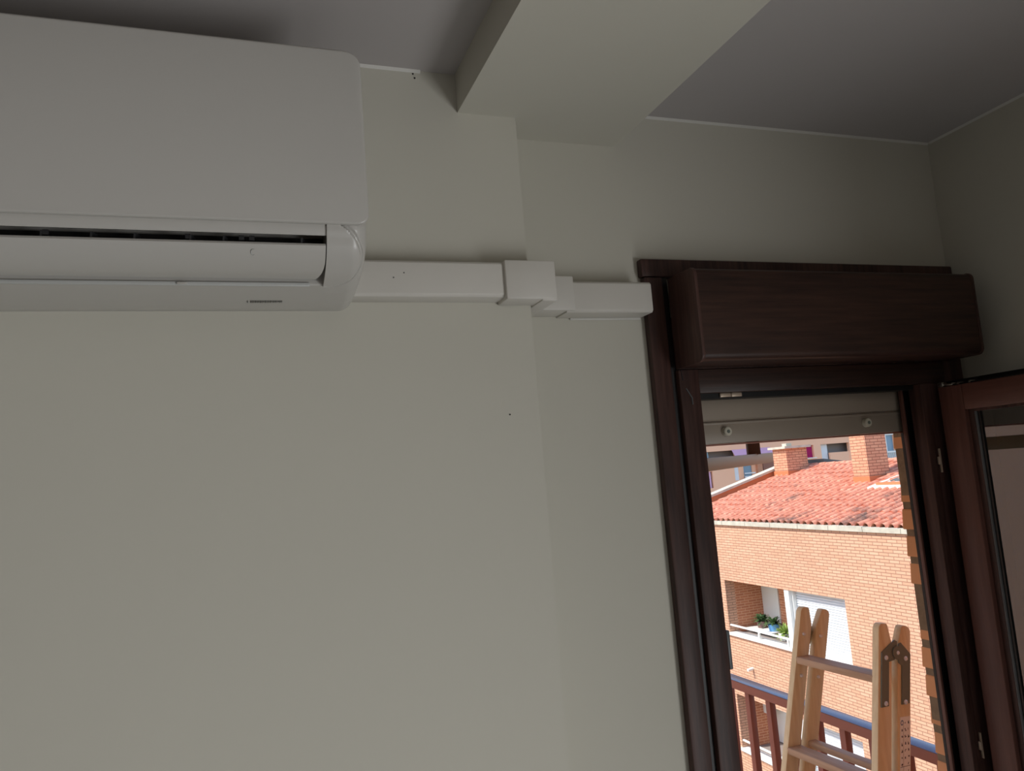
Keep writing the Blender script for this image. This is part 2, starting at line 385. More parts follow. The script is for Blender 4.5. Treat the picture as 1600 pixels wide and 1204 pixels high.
m.box(LX + 0.0345, LX + 0.058, LY0 + ST + 0.01, LY1 - ST - 0.01, Z(0.050), Z(0.130), bev=0.002)
m.box(LX + 0.0345, LX + 0.058, LY0 + ST + 0.01, LY1 - ST - 0.01, 0.02, 0.14, bev=0.002)
m.build('leaf_flange', M['dark'], leaf, smooth=True)
GY1 = LY1 - ST; GY0 = LY0 + ST; GZ1 = LT - 0.051; GZ0 = 0.12
# sloping bead and grey gasket round the glass
m = MB()
m.box(LX + 0.010, LX + 0.030, GY1 - 0.012, GY1, GZ0, GZ1); m.box(LX + 0.010, LX + 0.030, GY0, GY0 + 0.012, GZ0, GZ1)
m.box(LX + 0.010, LX + 0.030, GY0 + 0.012, GY1 - 0.012, GZ1 - 0.005, GZ1); m.box(LX + 0.010, LX + 0.030, GY0 + 0.012, GY1 - 0.012, GZ0, GZ0 + 0.01)
m.build('glazing_bead', M['mah_z'], leaf)
m = MB()
m.cyl((LX + 0.012, GY1 - 0.0145, GZ0 + 0.01), (LX + 0.012, GY1 - 0.0145, GZ1 - 0.005), 0.0028, n=12)
m.cyl((LX + 0.012, GY0 + 0.0145, GZ0 + 0.01), (LX + 0.012, GY0 + 0.0145, GZ1 - 0.005), 0.0028, n=12)
m.build('gasket', M['seal'], leaf, smooth=True, label='grey rubber gasket')
m = MB(); m.box(LX + 0.013, LX + 0.024, GY1 - 0.0225, GY1 - 0.0175, GZ0 + 0.01, GZ1 - 0.005); m.build('glass_spacer', M['seal_and_shade'], leaf)
bx('glass_pane', M['glass'], leaf, LX + 0.016, LX + 0.022, GY0 + 0.012, GY1 - 0.012, GZ0 + 0.01, GZ1 - 0.005)
# hardware in the groove on top of the leaf
m = MB()
m.box(LX + 0.012, LX + 0.024, 0.80, LY1 - 0.012, LT - 0.001, LT + 0.004)
m.build('lock_rail', M['seal_and_shade'], leaf)
m = MB()
m.box(LX + 0.006, LX + 0.020, LY1 - 0.030, LY1 - 0.004, LT + 0.001, LT + 0.006, bev=0.001)
m.box(LX + 0.004, LX + 0.010, LY1 - 0.008, LY1 + 0.004, LT - 0.008, LT + 0.010, bev=0.001)
m.cyl((LX + 0.010, LY1 - 0.040, LT + 0.003), (LX + 0.024, LY1 - 0.040, LT + 0.003), 0.003, n=12)
m.cyl((LX + 0.010, LY1 - 0.066, LT + 0.003), (LX + 0.024, LY1 - 0.066, LT + 0.003), 0.003, n=12)
m.build('corner_lock', M['steel'], leaf, smooth=True, label='bright metal lock corner')
for zz in (-0.030, -0.582):
    yc = 1.2043
    m = MB(); x0 = 1.3415
    m.box(x0, x0 + 0.0015, 1.1985, 1.2035, Z(zz - 0.024), Z(zz + 0.024), bev=0.0006)
    m.box(x0 - 0.005, x0 + 0.0015, 1.1985, 1.2035, Z(zz - 0.008), Z(zz + 0.008), bev=0.0012)
    m.build('strike_plate', M['strike'], door, smooth=True, label='pale metal strike plate')

# ================================================================== SHUTTER BOX AND SHUTTER
sb = empty('shutter_box', (1.24, YB, Z(0.174)), 'dark mahogany roller shutter box mounted over the balcony doorway', 'shutter box')
def rrect(y0, y1, z0, z1, r, n=6, corners=(1, 1, 1, 1)):
    pts = []
    for (cy, cz, a0, on, ky, kz) in ((y0 + r, z0 + r, 180, corners[0], y0, z0), (y1 - r, z0 + r, 270, corners[1], y1, z0), (y1 - r, z1 - r, 0, corners[2], y1, z1), (y0 + r, z1 - r, 90, corners[3], y0, z1)):
        if not on: pts.append((ky, kz)); continue
        for i in range(n + 1):
            a = math.radians(a0 + 90 * i / n); pts.append((cy + r * math.cos(a), cz + r * math.sin(a)))
    return pts
BY = 1.118; BZ0 = Z(0.1745); BZ1 = Z(0.338)
MB().prism(rrect(BY, 1.2035, BZ0, BZ1, 0.012, corners=(1, 0, 0, 1)), 'yz', 0.7585, 1.3975).build('box_shell', M['mah_x'], sb, smooth=True)
for xa, xb in ((0.752, 0.7585), (1.3975, 1.404)):
    MB().prism(rrect(BY - 0.0015, 1.2035, BZ0 - 0.0015, BZ1 + 0.0015, 0.013, corners=(1, 0, 0, 1)), 'yz', xa, xb, bev=0.001).build('end_cap', M['mah_z'], sb, smooth=True)

sh = empty('roller_shutter', (1.04, 1.268, Z(0.034)), 'beige roller shutter lowered a little at the top of the doorway', 'roller shutter')
SX0, SX1 = 0.8125, 1.3205
m = MB(); m.box(SX0, SX1, 1.262, 1.276, Z(0.036), Z(0.078), bev=0.002); m.box(SX0, SX1, 1.260, 1.2665, Z(0.0725), Z(0.0765), bev=0.001)
m.build('bottom_slat', M['shutter'], sh, smooth=True)
for i in range(3):
    z0 = Z(0.0785 + i * 0.052)
    pts = [(1.266, z0), (1.2625, z0 + 0.004), (1.261, z0 + 0.02), (1.2605, z0 + 0.03), (1.262, z0 + 0.046), (1.2655, z0 + 0.0516), (1.274, z0 + 0.0516), (1.274, z0)]
    MB().prism(pts, 'yz', SX0, SX1).build('slat', M['shutter'], sh, smooth=True)
MB().box(SX0, SX1, 1.262, 1.276, Z(0.0325), Z(0.0355), bev=0.001).build('bottom_seal', M['rail'], sh, smooth=True, label='dark red seal strip')
for x_ in (0.882, 1.222):
    m = MB(); m.cyl((x_, 1.2625, Z(0.058)), (x_, 1.252, Z(0.058)), 0.0094, 0.0082, n=28, bev=0.001)
    st = m.build('stopper', M['stopper'], sh, smooth=True, label='round ivory stopper with a dark screw')
    MB().cyl((x_, 1.2535, Z(0.058)), (x_, 1.2512, Z(0.058)), 0.0034, n=12).build('screw', M['hinge'], st)

# ================================================================== AIR CONDITIONER
ac = empty('air_conditioner', (-0.22, YA, Z(0.26)), 'white wall-mounted split air conditioner hung high on the wall at left', 'air conditioner')
AX0, AX1, AC_ = -0.625, 0.168, 0.1155
def smooth_curve(P, n):
    """Catmull-Rom through P"""
    o = []
    for i in range(len(P) - 1):
        p0 = P[max(i - 1, 0)]; p1 = P[i]; p2 = P[i + 1]; p3 = P[min(i + 2, len(P) - 1)]
        for k in range(n):
            t = k / n
            o.append(tuple(0.5 * ((2 * p1[j]) + (-p0[j] + p2[j]) * t + (2 * p0[j] - 5 * p1[j] + 4 * p2[j] - p3[j]) * t * t + (-p0[j] + 3 * p1[j] - 3 * p2[j] + p3[j]) * t ** 3) for j in (0, 1)))
    o.append(tuple(P[-1])); return o
top = [(YA, 0.575), (0.978, 0.575), (0.962, 0.5735), (0.953, 0.568), (0.9495, 0.559)]
front = [(0.9495, 0.340), (0.9495, 0.332), (0.9510, 0.325), (0.955, 0.319)]
low = smooth_curve([(0.956, 0.3165), (0.961, 0.305), (0.974, 0.292), (0.994, 0.281), (1.020, 0.2735)], 6)
bot = [(1.045, 0.2685), (1.075, 0.2645), (1.105, 0.2625), (1.128, 0.2630), (YA, 0.268)]
# centre part (slot cut back into a dark cavity)
prof = top + front + [(0.957, 0.3215), (1.005, 0.335), (1.02, 0.30), (1.02, 0.2745), (1.022, 0.2725)] + bot
MB().prism([(y, E + z) for y, z in prof], 'yz', AX0 + 0.02, AC_).build('body', M['ac'], ac, smooth=True)
# end cheeks lofted along x with a rounded end and the raised round cover
def cheek(x_in, x_out, name):
    P = []
    for seg in (top, front, low, bot):
        P += seg
    # resample
    L = [0]
    for a, b_ in zip(P, P[1:]): L.append(L[-1] + math.hypot(b_[0] - a[0], b_[1] - a[1]))
    N = 320; Q = []
    for k in range(N + 1):
        d = L[-1] * k / N; i = max(j for j in range(len(L)) if L[j] <= d + 1e-9); i = min(i, len(P) - 2)
        t = (d - L[i]) / max(1e-9, L[i + 1] - L[i]); Q.append((P[i][0] + t * (P[i + 1][0] - P[i][0]), P[i][1] + t * (P[i + 1][1] - P[i][1])))
    NX = 60; r = 0.022; sgn = 1 if x_out > x_in else -1; Wd = abs(x_out - x_in)
    cy, cz = 1.07, 0.42
    mm = MB(); rows = []
    for i in range(NX + 1):
        u = 1 - (1 - i / NX) ** 1.6
        x = u * Wd
        e = max(0.0, x - (Wd - r)); off = r - math.sqrt(max(0, r * r - e * e))
        row = []
        for k, (y, z) in enumerate(Q):
            # outward normal
            a = Q[max(k - 1, 0)]; b_ = Q[min(k + 1, N)]; ty, tz = b_[0] - a[0], b_[1] - a[1]; l = math.hypot(ty, tz) or 1
            ny, nz = -(-tz) / l * -1, -ty / l
            ny, nz = (tz / l, -ty / l)
            if ny > 0 and k < N - 2 and y < 1.1: pass
            # bottom corner of the outline rounds in further
            base = 1 - min(1, max(0, (0.300 - z) / 0.03)) * 0
            rr = off
            d = 0.0
            # round cover: half disc about (x=.0, z=.300)
            zz = z - 0.3005; q = (x / 0.043) ** 2 + ((k / N - 0.728) / 0.078) ** 2
            if q < 1: d = 0.0030
            elif q < 1.05: d = 0.0030 - 0.0055 * (q - 1) / 0.05
            elif q < 1.16: d = -0.0025
            elif q < 1.24: d = -0.0025 * (1.24 - q) / 0.08
            yy, zz_ = y + ny * (d - rr) * -1 * -1, z + nz * (d - rr)
            row.append(mm.bm.verts.new((x_in + sgn * x, min(yy, YA), E + zz_)))
        rows.append(row)
    for i in range(NX):
        for k in range(N): mm.bm.faces.new((rows[i][k], rows[i + 1][k], rows[i + 1][k + 1], rows[i][k + 1]))
    mm.bm.faces.new(rows[-1]); mm.bm.faces.new(list(reversed(rows[0])))
    bmesh.ops.recalc_face_normals(mm.bm, faces=mm.bm.faces)
    return mm.build(name, M['ac'], ac, smooth=True)
cheek(AC_, AX1, 'end_cover'); cheek(AX0 + 0.02, AX0 - 0.02, 'end_cover')
# flat front panel with rounded corners
pts = []
for cx, cz, a0, r in ((AX0 + 0.0, 0.345, 180, 0.014), (AX1 - 0.014, 0.345, 270, 0.014), (AX1 - 0.020, 0.542, 0, 0.020), (AX0 + 0.0, 0.542, 90, 0.020)):
    for i in range(9):
        a = math.radians(a0 + 90 * i / 8); pts.append((cx + r * math.cos(a), E + cz + r * math.sin(a)))
MB().prism(pts, 'xz', 0.9415, 0.9505, bev=0.0028, seg=3).build('front_panel', M['ac'], ac, smooth=True)
# vane
V = smooth_curve([(0.9565, 0.3065), (0.962, 0.2995), (0.974, 0.2895), (0.992, 0.2815), (1.011, 0.2785)], 5)
vm = MB(); NXV = 60
def vane_fn(u, v, t):
    i = v * (len(V) - 1); k = min(int(i), len(V) - 2); f = i - k
    y = V[k][0] + f * (V[k + 1][0] - V[k][0]); z = V[k][1] + f * (V[k + 1][1] - V[k][1])
    xr = AC_ - 0.0012 - 0.009 * max(0, v - 0.45) ** 2 * 3.2
    return (AX0 + 0.03 + (xr - AX0 - 0.03) * u, y + t * 0.6, E + z + t)
g1 = vm.grid(lambda u, v: vane_fn(u, v, 0), NXV, 16); g2 = vm.grid(lambda u, v: vane_fn(u, v, 0.003), NXV, 16)
for i in range(NXV):
    vm.bm.faces.new((g1[i][0], g1[i + 1][0], g2[i + 1][0], g2[i][0])); vm.bm.faces.new((g1[i][-1], g2[i][-1], g2[i + 1][-1], g1[i + 1][-1]))
for j in range(16):
    vm.bm.faces.new((g1[-1][j], g1[-1][j + 1], g2[-1][j + 1], g2[-1][j])); vm.bm.faces.new((g1[0][j], g2[0][j], g2[0][j + 1], g1[0][j + 1]))
bmesh.ops.recalc_face_normals(vm.bm, faces=vm.bm.faces)
vane = vm.build('air_vane', M['ac'], ac, smooth=True)
# cavity lining and small fins seen through the slot
bx('slot_cavity', M['black'], ac, AX0 + 0.03, AC_ - 0.001, 0.990, 1.018, Z(0.289), Z(0.326))
for i, x_ in enumerate((-0.200, -0.105, -0.008, 0.083, -0.150, -0.045)):
    m = MB(); m.hexa([(x_, 0.962, Z(0.300)), (x_ + 0.002, 0.962, Z(0.300)), (x_ + 0.006, 0.974, Z(0.300)), (x_ + 0.004, 0.974, Z(0.300)),
                      (x_ + 0.002, 0.961, Z(0.3175)), (x_ + 0.004, 0.961, Z(0.3175)), (x_ + 0.008, 0.974, Z(0.3175)), (x_ + 0.006, 0.974, Z(0.3175))])
    m.build('fin', M['dgrey'], ac)
for x_ in (-0.196, -0.048, 0.012, 0.024):
    bx('vane_clip', M['dgrey'], ac, x_, x_ + 0.006, 0.9615, 0.966, Z(0.3125), Z(0.3185))
bx('lower_lip', M['ac2'], ac, AX0 + 0.03, AC_ - 0.017, 1.017, 1.0215, Z(0.2705), Z(0.2755), bev=0.001)
bx('lip_tab', M['ac'], ac, -0.062, -0.050, 1.0145, 1.024, Z(0.2712), Z(0.2742), bev=0.0008)
# printed line beneath and faint embossed mark on the vane
pm = MB(); x_ = 0.021
hts = [1, .2, .9, 1, .9, .8, 1, .7, .9, 1, .6, .8, .9, .7, .8, .6, .7, .5, .5, .3, .5, .6]
for i, h in enumerate(hts):
    w = 0.0008 + 0.0004 * ((i * 7) % 3) / 2
    zb = 0.2645; y_ = 1.0745
    if h > 0.25: pm.hexa([(x_, y_ - 0.0022, Z(0.2647) - 0.0009), (x_ + w, y_ - 0.0022, Z(0.2647) - 0.0009), (x_ + w, y_ - 0.0022, Z(0.2655)), (x_, y_ - 0.0022, Z(0.2655)),
                          (x_, y_ + 0.0050 * h, Z(0.2640) - 0.0009), (x_ + w, y_ + 0.0050 * h, Z(0.2640) - 0.0009), (x_ + w, y_ + 0.0050 * h, Z(0.2650)), (x_, y_ + 0.0050 * h, Z(0.2650))])
    x_ += w + 0.0011
pm.build('printed_mark', M['print'], ac, label='small line of dark print')
em = MB()
for i in range(12):
    a = math.radians(60 + 240 * i / 12); b_ = math.radians(60 + 240 * (i + 1) / 12)
    em.cyl((0.028 + 0.0028 * math.cos(a), 0.9628 - 0.0032 * math.sin(a), Z(0.2980) + 0.0028 * math.sin(a)), (0.028 + 0.0028 * math.cos(b_), 0.9628 - 0.0032 * math.sin(b_), Z(0.2980) + 0.0028 * math.sin(b_)), 0.0004, n=6)
em.build('embossed_mark', M['ac2'], vane)

# ================================================================== PIPE DUCT (trunking)
def duct(name, x0, x1, yw, depth, z0, z1, label, parent=None):
    m = MB(); pts = [(yw, z0), (yw - depth + 0.004, z0), (yw - depth, z0 + 0.004), (yw - depth, z1 - 0.004), (yw - depth + 0.004, z1), (yw, z1)]
    m.prism(pts, 'yz', x0, x1, bev=0.0008); return m.build(name, M['trunk'], parent, smooth=True, label=label)
dt = empty('pipe_duct', (0.3, YA, Z(0.28)), 'long flat white pipe duct running from the air conditioner to the wall edge', 'duct')
duct('duct_cover', 0.150, 0.410, YA, 0.041, Z(0.281), Z(0.3365), None, dt)
for x_, z_ in ((0.228, 0.309), (0.244, 0.3165)):
    MB().cyl((x_, YA - 0.0416, Z(z_)), (x_, YA - 0.040, Z(z_)), 0.0010, n=8).build('speck', M['print'], dt)
el = empty('duct_elbow', (0.45, YA, Z(0.27)), 'square white duct elbow wrapping around the wall edge', 'duct elbow')
m = MB(); m.box(0.4015, 0.4865, YA - 0.048, YA - 0.0005, Z(0.2755), Z(0.3385), bev=0.0035); m.box(0.460, 0.4865, YA - 0.047, YB - 0.001, Z(0.273), Z(0.3380), bev=0.003)
m.build('elbow_body', M['trunk'], el, smooth=True)
MB().box(0.478, 0.5485, 1.170, YB - 0.0005, Z(0.2745), Z(0.3335), bev=0.002).build('elbow_collar', M['trunk'], el, smooth=True)
d2 = empty('pipe_duct', (0.62, YB, Z(0.27)), 'short white pipe duct between the elbow and the dark door casing', 'duct')
duct('duct_cover', 0.535, 0.7005, YB, 0.050, Z(0.272), Z(0.3265), None, d2)
m = MB(); m.box(0.56, 0.700, YB - 0.004, YB - 0.0003, Z(0.2685), Z(0.2722), bev=0.001)
m.build('sealant_bead', M['caulk'], d2, smooth=True)

# ================================================================== BALCONY
m = MB(); m.box(-1.5, 2.06, YO, 3.35, -0.14, -0.012)
m.build('balcony_floor', M['tilefloor'], kind='structure')
m = MB(); m.box(-1.8, 2.30, YO, 3.40, 2.66, 2.84); m.build('balcony_soffit', M['ceil'], kind='structure')
rl = empty('balcony_railing', (1.99, 2.4, 0), 'maroon metal balcony railing with square balusters behind the ladder', 'railing')
m = MB(); m.box(1.962, 2.018, 1.40, 3.32, Z(-0.9225), Z(-0.9205), bev=0.0008); m.build('handrail_top', M['railtop'], rl, smooth=True, label='glossy handrail top with sky sheen put into its colour')
m = MB(); m.box(1.9625, 2.0175, 1.401, 3.319, Z(-0.957), Z(-0.923), bev=0.002); m.build('handrail', M['rail'], rl, smooth=True)
y = 3.295
bal = None
while y > 1.45:
    if bal is None: bal = bx('baluster', M['rail'], rl, 1.975, 2.003, y - 0.014, y + 0.014, 0.06, Z(-0.9575), bev=0.002); y0_ = y
    else:
        c = bal.copy(); S.collection.objects.link(c); c.parent = rl; c.location = bal.location + Vector((0, y - y0_, 0))
    y -= 0.137
bx('bottom_rail', M['rail'], rl, 1.975, 2.003, 1.40, 3.32, 0.03, 0.0595, bev=0.002)
bx('rail_post', M['rail'], rl, 1.972, 2.008, 3.311, 3.345, -0.012, Z(-0.958), bev=0.002)
bx('rail_post', M['rail'], rl, 1.972, 2.008, 1.40, 1.434, -0.012, 0.0295, bev=0.002)

# awning folded above the balcony: beige arm bar on a dark stem, cream cloth at the left
aw = empty('awning', (1.0, 1.75, 2.66), 'folded awning outside the doorway, beige arm bar hung on a dark stem', 'awning')
a0 = Vector((1.092, 1.655, E)); a1 = Vector((1.600, 2.063, E)); dd = (a1 - a0).normalized(); base = a0 - dd * 0.36
nn = Vector((dd.y, -dd.x, 0)) * 0.008
def slanted(p, q, zb0, zt0, zb1, zt1):
    return [p - nn + Vector((0, 0, zb0)), q - nn + Vector((0, 0, zb1)), q + nn + Vector((0, 0, zb1)), p + nn + Vector((0, 0, zb0)),
            p - nn + Vector((0, 0, zt0)), q - nn + Vector((0, 0, zt1)), q + nn + Vector((0, 0, zt1)), p + nn + Vector((0, 0, zt0))]
MB().hexa(slanted(base, a1, -0.023, 0.011, -0.011, 0.0195), bev=0.0015).build('arm_bar', M['bar'], aw, smooth=True)
st0 = a0.lerp(a1, 0.70) + Vector((0, 0, 0.016))
MB().hexa([st0 + Vector((-0.020, 0, 0)), st0 + Vector((0.020, -0.006, 0)), st0 + Vector((0.022, 0.01, 0)), st0 + Vector((-0.018, 0.012, 0)),
           st0 + Vector((-0.012, 0.0, 0.74)), st0 + Vector((0.010, -0.004, 0.74)), st0 + Vector((0.012, 0.008, 0.74)), st0 + Vector((-0.010, 0.01, 0.74))], bev=0.001).build('stem', M['stem'], aw, smooth=True)
cm = MB()
cm.grid(lambda u, v: (-0.30 + 0.78 * u, 1.62 + 0.02 * math.sin(u * 46) + 0.006 * math.sin(u * 120), Z(-0.065) + v * (2.655 - Z(-0.065))), 90, 4)
cl = cm.build('awning_cloth', M['cloth'], aw, smooth='all', label='cream cloth hanging at the left')
sm = cl.modifiers.new('thick', 'SOLIDIFY'); sm.thickness = 0.003

# ================================================================== WOODEN STEPLADDER
ld = empty('stepladder', (1.50, 1.95, 0), 'closed wooden stepladder standing on the balcony in front of the railing', 'ladder')
LEAN = 0.23; FL = 0.051
def LP(side, s, zr, dy):
    """point on a ladder side: s across, zr height offset, dy through the stile"""
    if side == 'near': return Vector((s + LEAN * zr, 1.800 + FL * (zr + 0.488) + dy, E + zr))
    return Vector((s - 0.020 + LEAN * (zr), 2.100 - FL * (zr + 0.477) + dy, E + zr))
def stile(side, outl):
    b = bmesh.new(); a = [b.verts.new(LP(side, s, z_, 0)) for s, z_ in outl]; c = [b.verts.new(LP(side, s, z_, 0.024)) for s, z_ in outl]; n = len(outl)
    b.faces.new(a); b.faces.new(list(reversed(c)))
    for i in range(n): b.faces.new((a[i], c[i], c[(i + 1) % n], a[(i + 1) % n]))
    bmesh.ops.recalc_face_normals(b, faces=b.faces)
    bmesh.ops.bevel(b, geom=list(b.edges), offset=0.0022, segments=2, profile=0.5, affect='EDGES')
    MB().add(b).build('stile', M['pine'], ld, smooth=True)
fr_o = [(1.807, -1.875), (1.807, -0.498), (1.811, -0.490), (1.817, -0.486), (1.836, -0.489), (1.840, -0.495), (1.856, -0.545), (1.856, -1.875)]
re_o = [(1.881, -1.875), (1.876, -0.552), (1.889, -0.508), (1.894, -0.502), (1.908, -0.504), (1.919, -0.511), (1.924, -0.522), (1.925, -1.875)]
stile('near', fr_o); stile('near', re_o); stile('far', [(s, z + 0.010) for s, z in fr_o[:-1]] + [(1.856, -1.865)]); stile('far', [(s, z + 0.010) for s, z in re_o])
steps = [-0.625 - 0.266 * i for i in range(5)]
for zs in steps:
    def corner(side, s, dz, dy): p = LP(side, s, zs, dy); return Vector((p.x, p.y, E + zs + dz))
    MB().hexa([corner('near', 1.8055, -0.021, 0.020), corner('near', 1.857, -0.021, 0.020), corner('far', 1.857, -0.021, 0.004), corner('far', 1.8055, -0.021, 0.004),
               corner('near', 1.8055, 0, 0.020), corner('near', 1.857, 0, 0.020), corner('far', 1.857, 0, 0.004), corner('far', 1.8055, 0, 0.004)], bev=0.003).build('tread', M['pine_y'], ld, smooth=True)
for zs in steps[1:]:
    def corner(side, s, dz, dy): p = LP(side, s, zs, dy); return Vector((p.x, p.y, E + zs + dz))
    MB().hexa([corner('near', 1.885, -0.013, 0.020), corner('near', 1.915, -0.013, 0.020), corner('far', 1.915, -0.013, 0.004), corner('far', 1.885, -0.013, 0.004),
               corner('near', 1.885, 0.006, 0.020), corner('near', 1.915, 0.006, 0.020), corner('far', 1.915, 0.006, 0.004), corner('far', 1.885, 0.006, 0.004)], bev=0.003).build('rear_rung', M['pine_y'], ld, smooth=True)
def plate(outl, side, dy0, dy1, name, mat, parent):
    b = bmesh.new(); a = [b.verts.new(LP(side, s, z_, dy0)) for s, z_ in outl]; c = [b.verts.new(LP(side, s, z_, dy1)) for s, z_ in outl]; n = len(outl)
    b.faces.new(a); b.faces.new(list(reversed(c)))
    for i in range(n): b.faces.new((a[i], c[i], c[(i + 1) % n], a[(i + 1) % n]))
    bmesh.ops.recalc_face_normals(b, faces=b.faces)
    bmesh.ops.bevel(b, geom=list(b.edges), offset=0.0006, segments=1, affect='EDGES')
    return MB().add(b).build(name, mat, parent, smooth=True)
for side, d0, d1 in (('near', -0.0042, 0.0), ('far', 0.0242, 0.028)):
    h1 = plate([(1.815, -0.704), (1.815, -0.562), (1.861, -0.535), (1.870, -0.540), (1.872, -0.572), (1.862, -0.588), (1.842, -0.590), (1.842, -0.704)], side, d0, d1, 'hinge_plate', M['hinge'], ld)
    h2 = plate([(1.889, -0.708), (1.889, -0.606), (1.877, -0.598), (1.872, -0.575), (1.876, -0.548), (1.884, -0.545), (1.920, -0.580), (1.917, -0.708)], side, d0, d1, 'hinge_plate', M['hinge'], ld)
    sgn = -1 if side == 'near' else 1
    f0 = d0 if side == 'near' else d1
    c = LP(side, 1.871, -0.570, f0); MB().cyl(c, c + Vector((0, sgn * 0.003, 0)), 0.0185, n=32, bev=0.0006).build('pivot_disc', M['hinge'], ld, smooth=True)
    MB().cyl(c + Vector((0, sgn * 0.003, 0)), c + Vector((0, sgn * 0.006, 0)), 0.0055, 0.003, n=16).build('bolt', M['bolt'], ld, smooth=True)
    for (s_, z_), hp in (((1.831, -0.578), h1), ((1.902, -0.590), h2), ((1.831, -0.696), h1), ((1.902, -0.703), h2)):
        c = LP(side, s_, z_, f0); MB().cyl(c, c + Vector((0, sgn * 0.004, 0)), 0.0068, 0.0035, n=18).build('bolt', M['bolt'], hp, smooth=True)
for s_, z_ in ((1.826, -0.5585), (1.894, -0.574), (1.832, -0.684), (1.900, -0.698)):
    c = LP('far', s_, z_, 0); MB().cyl(c, c + Vector((0, -0.005, 0)), 0.0055, 0.004, n=14).build('bolt', M['bolt'], ld, smooth=True)
stk = plate([(1.885, -0.740), (1.922, -0.742), (1.922, -1.08), (1.885, -1.08)], 'near', -0.0008, -0.0001, 'sticker', M['paper'], ld)
stk['label'] = 'white instruction sticker with rows of tiny pictograms'
im = MB(); ib = MB()
def inkbox(mb, s0, s1, z0, z1):
    mb.hexa([LP('near', s0, z0, -0.0011), LP('near', s1, z0, -0.0011), LP('near', s1, z0, -0.0007), LP('near', s0, z0, -0.0007),
             LP('near', s0, z1, -0.0011), LP('near', s1, z1, -0.0011), LP('near', s1, z1, -0.0007), LP('near', s0, z1, -0.0007)])
inkbox(im, 1.8965, 1.8970, -1.05, -0.760); inkbox(im, 1.8865, 1.9205, -0.8665, -0.8655); inkbox(im, 1.8865, 1.9205, -0.9465, -0.9455)
for r_ in range(17):
    for c_ in range(3):
        if r_ == 0 and c_ == 0: continue
        s0 = 1.889 + c_ * 0.0115; z1 = -0.750 - r_ * 0.0175 - 0.002
        if random.random() < 0.9:
            for q in range(3):
                a = s0 + random.uniform(0, 0.003); w = random.uniform(0.001, 0.0032); zt = z1 - random.uniform(0, 0.005); h = random.uniform(0.0015, 0.005)
                inkbox(im, a, a + w, zt - h, zt)
im.build('pictograms', M['ink'], stk)
for i in range(10):
    a = 2 * math.pi * i / 10
    inkbox(ib, 1.8915 + 0.004 * math.cos(a) - 0.001, 1.8915 + 0.004 * math.cos(a) + 0.001, -0.755 + 0.0055 * math.sin(a) - 0.0015, -0.755 + 0.0055 * math.sin(a) + 0.0015)
ib.build('round_emblem', M['inkb'], stk)

# ================================================================== NEIGHBOUR BUILDING ACROSS THE COURTYARD
nb = empty('brick_building', (12, 14, -10), 'orange brick apartment building across the courtyard with a red tiled roof and loggias', 'building')
FX = 12.0; FY0, FY1 = 3.0, 20.25; EZ = Z(-1.62)
rows_ = [(-3.06, -4.45), (-5.95, -7.34), (-8.84, -10.23)]
m = MB(); zt = EZ
for (a, b_) in rows_:
    m.box(FX, FX + 0.28, FY0, FY1, Z(a), zt)
    m.box(FX, FX + 0.28, FY0, 13.61, Z(b_), Z(a)); m.box(FX, FX + 0.28, 17.95, FY1, Z(b_), Z(a))
    zt = Z(b_)
m.box(FX, FX + 0.28, FY0, FY1, -12, zt)
m.build('facade', M['brick'], nb)
bx('side_wall', M['brick'], nb, FX + 0.28, 21.5, FY1 - 0.28, FY1, -12, Z(-1.7)); bx('side_wall', M['brick'], nb, FX + 0.28, 21.5, FY0, FY0 + 0.28, -12, Z(-1.7))
for (a, b_) in rows_:
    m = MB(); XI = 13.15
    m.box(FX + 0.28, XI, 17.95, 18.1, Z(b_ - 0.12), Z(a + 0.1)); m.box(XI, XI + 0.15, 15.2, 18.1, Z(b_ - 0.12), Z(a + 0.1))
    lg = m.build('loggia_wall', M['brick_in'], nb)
    m = MB(); m.box(FX + 0.28, XI, 13.5, 17.95, Z(b_ - 0.12), Z(b_ + 0.01)); m.box(FX + 0.28, XI, 13.5, 17.95, Z(a), Z(a + 0.1)); m.build('loggia_slab', M['greyin'], nb)
    m = MB(); m.box(XI - 0.04, XI - 0.001, 17.28, 17.94, Z(b_ + 0.02), Z(a - 0.02)); m.build('loggia_door', M['white'], nb)
    m = MB(); m.box(FX + 0.02, FX + 0.24, 15.44, 15.60, Z(b_ + 0.0), Z(a)); m.box(FX + 0.24, XI, 15.48, 15.56, Z(b_ + 0.01), Z(a)); m.build('partition', M['white'], nb)
    m = MB(); m.box(FX - 0.05, FX + 0.24, 15.45, 18.0, Z(b_ - 0.005), Z(b_ + 0.055)); m.build('sill', M['white'], nb)
    m = MB(); m.box(FX + 0.03, FX + 0.07, 15.60, 17.95, Z(b_ + 0.215), Z(b_ + 0.255))
    for yy in (16.75, 15.66): m.box(FX + 0.03, FX + 0.07, yy, yy + 0.05, Z(b_ + 0.055), Z(b_ + 0.215))
    m.build('loggia_rail', M['white'], nb)
    m = MB(); zz = Z(b_) + 0.02; hh = 0.058
    while zz < Z(a) - 0.01:
        z2 = min(zz + hh, Z(a)); m.prism([(FX + 0.215, zz), (FX + 0.19, zz + 0.012), (FX + 0.19, z2 - 0.014), (FX + 0.21, z2 - 0.002), (FX + 0.24, z2), (FX + 0.24, zz)], 'xz', 13.64, 15.40); zz += hh
    m.build('loggia_shutter', M['shutw'], nb)
    m = MB(); m.box(FX + 0.10, FX + 0.2, 13.612, 13.64, Z(b_), Z(a)); m.box(FX + 0.10, FX + 0.2, 15.40, 15.44, Z(b_), Z(a)); m.box(FX - 0.02, FX + 0.2, 13.612, 15.44, Z(b_), Z(b_) + 0.02)
    m.build('shutter_guide', M['white'], nb)
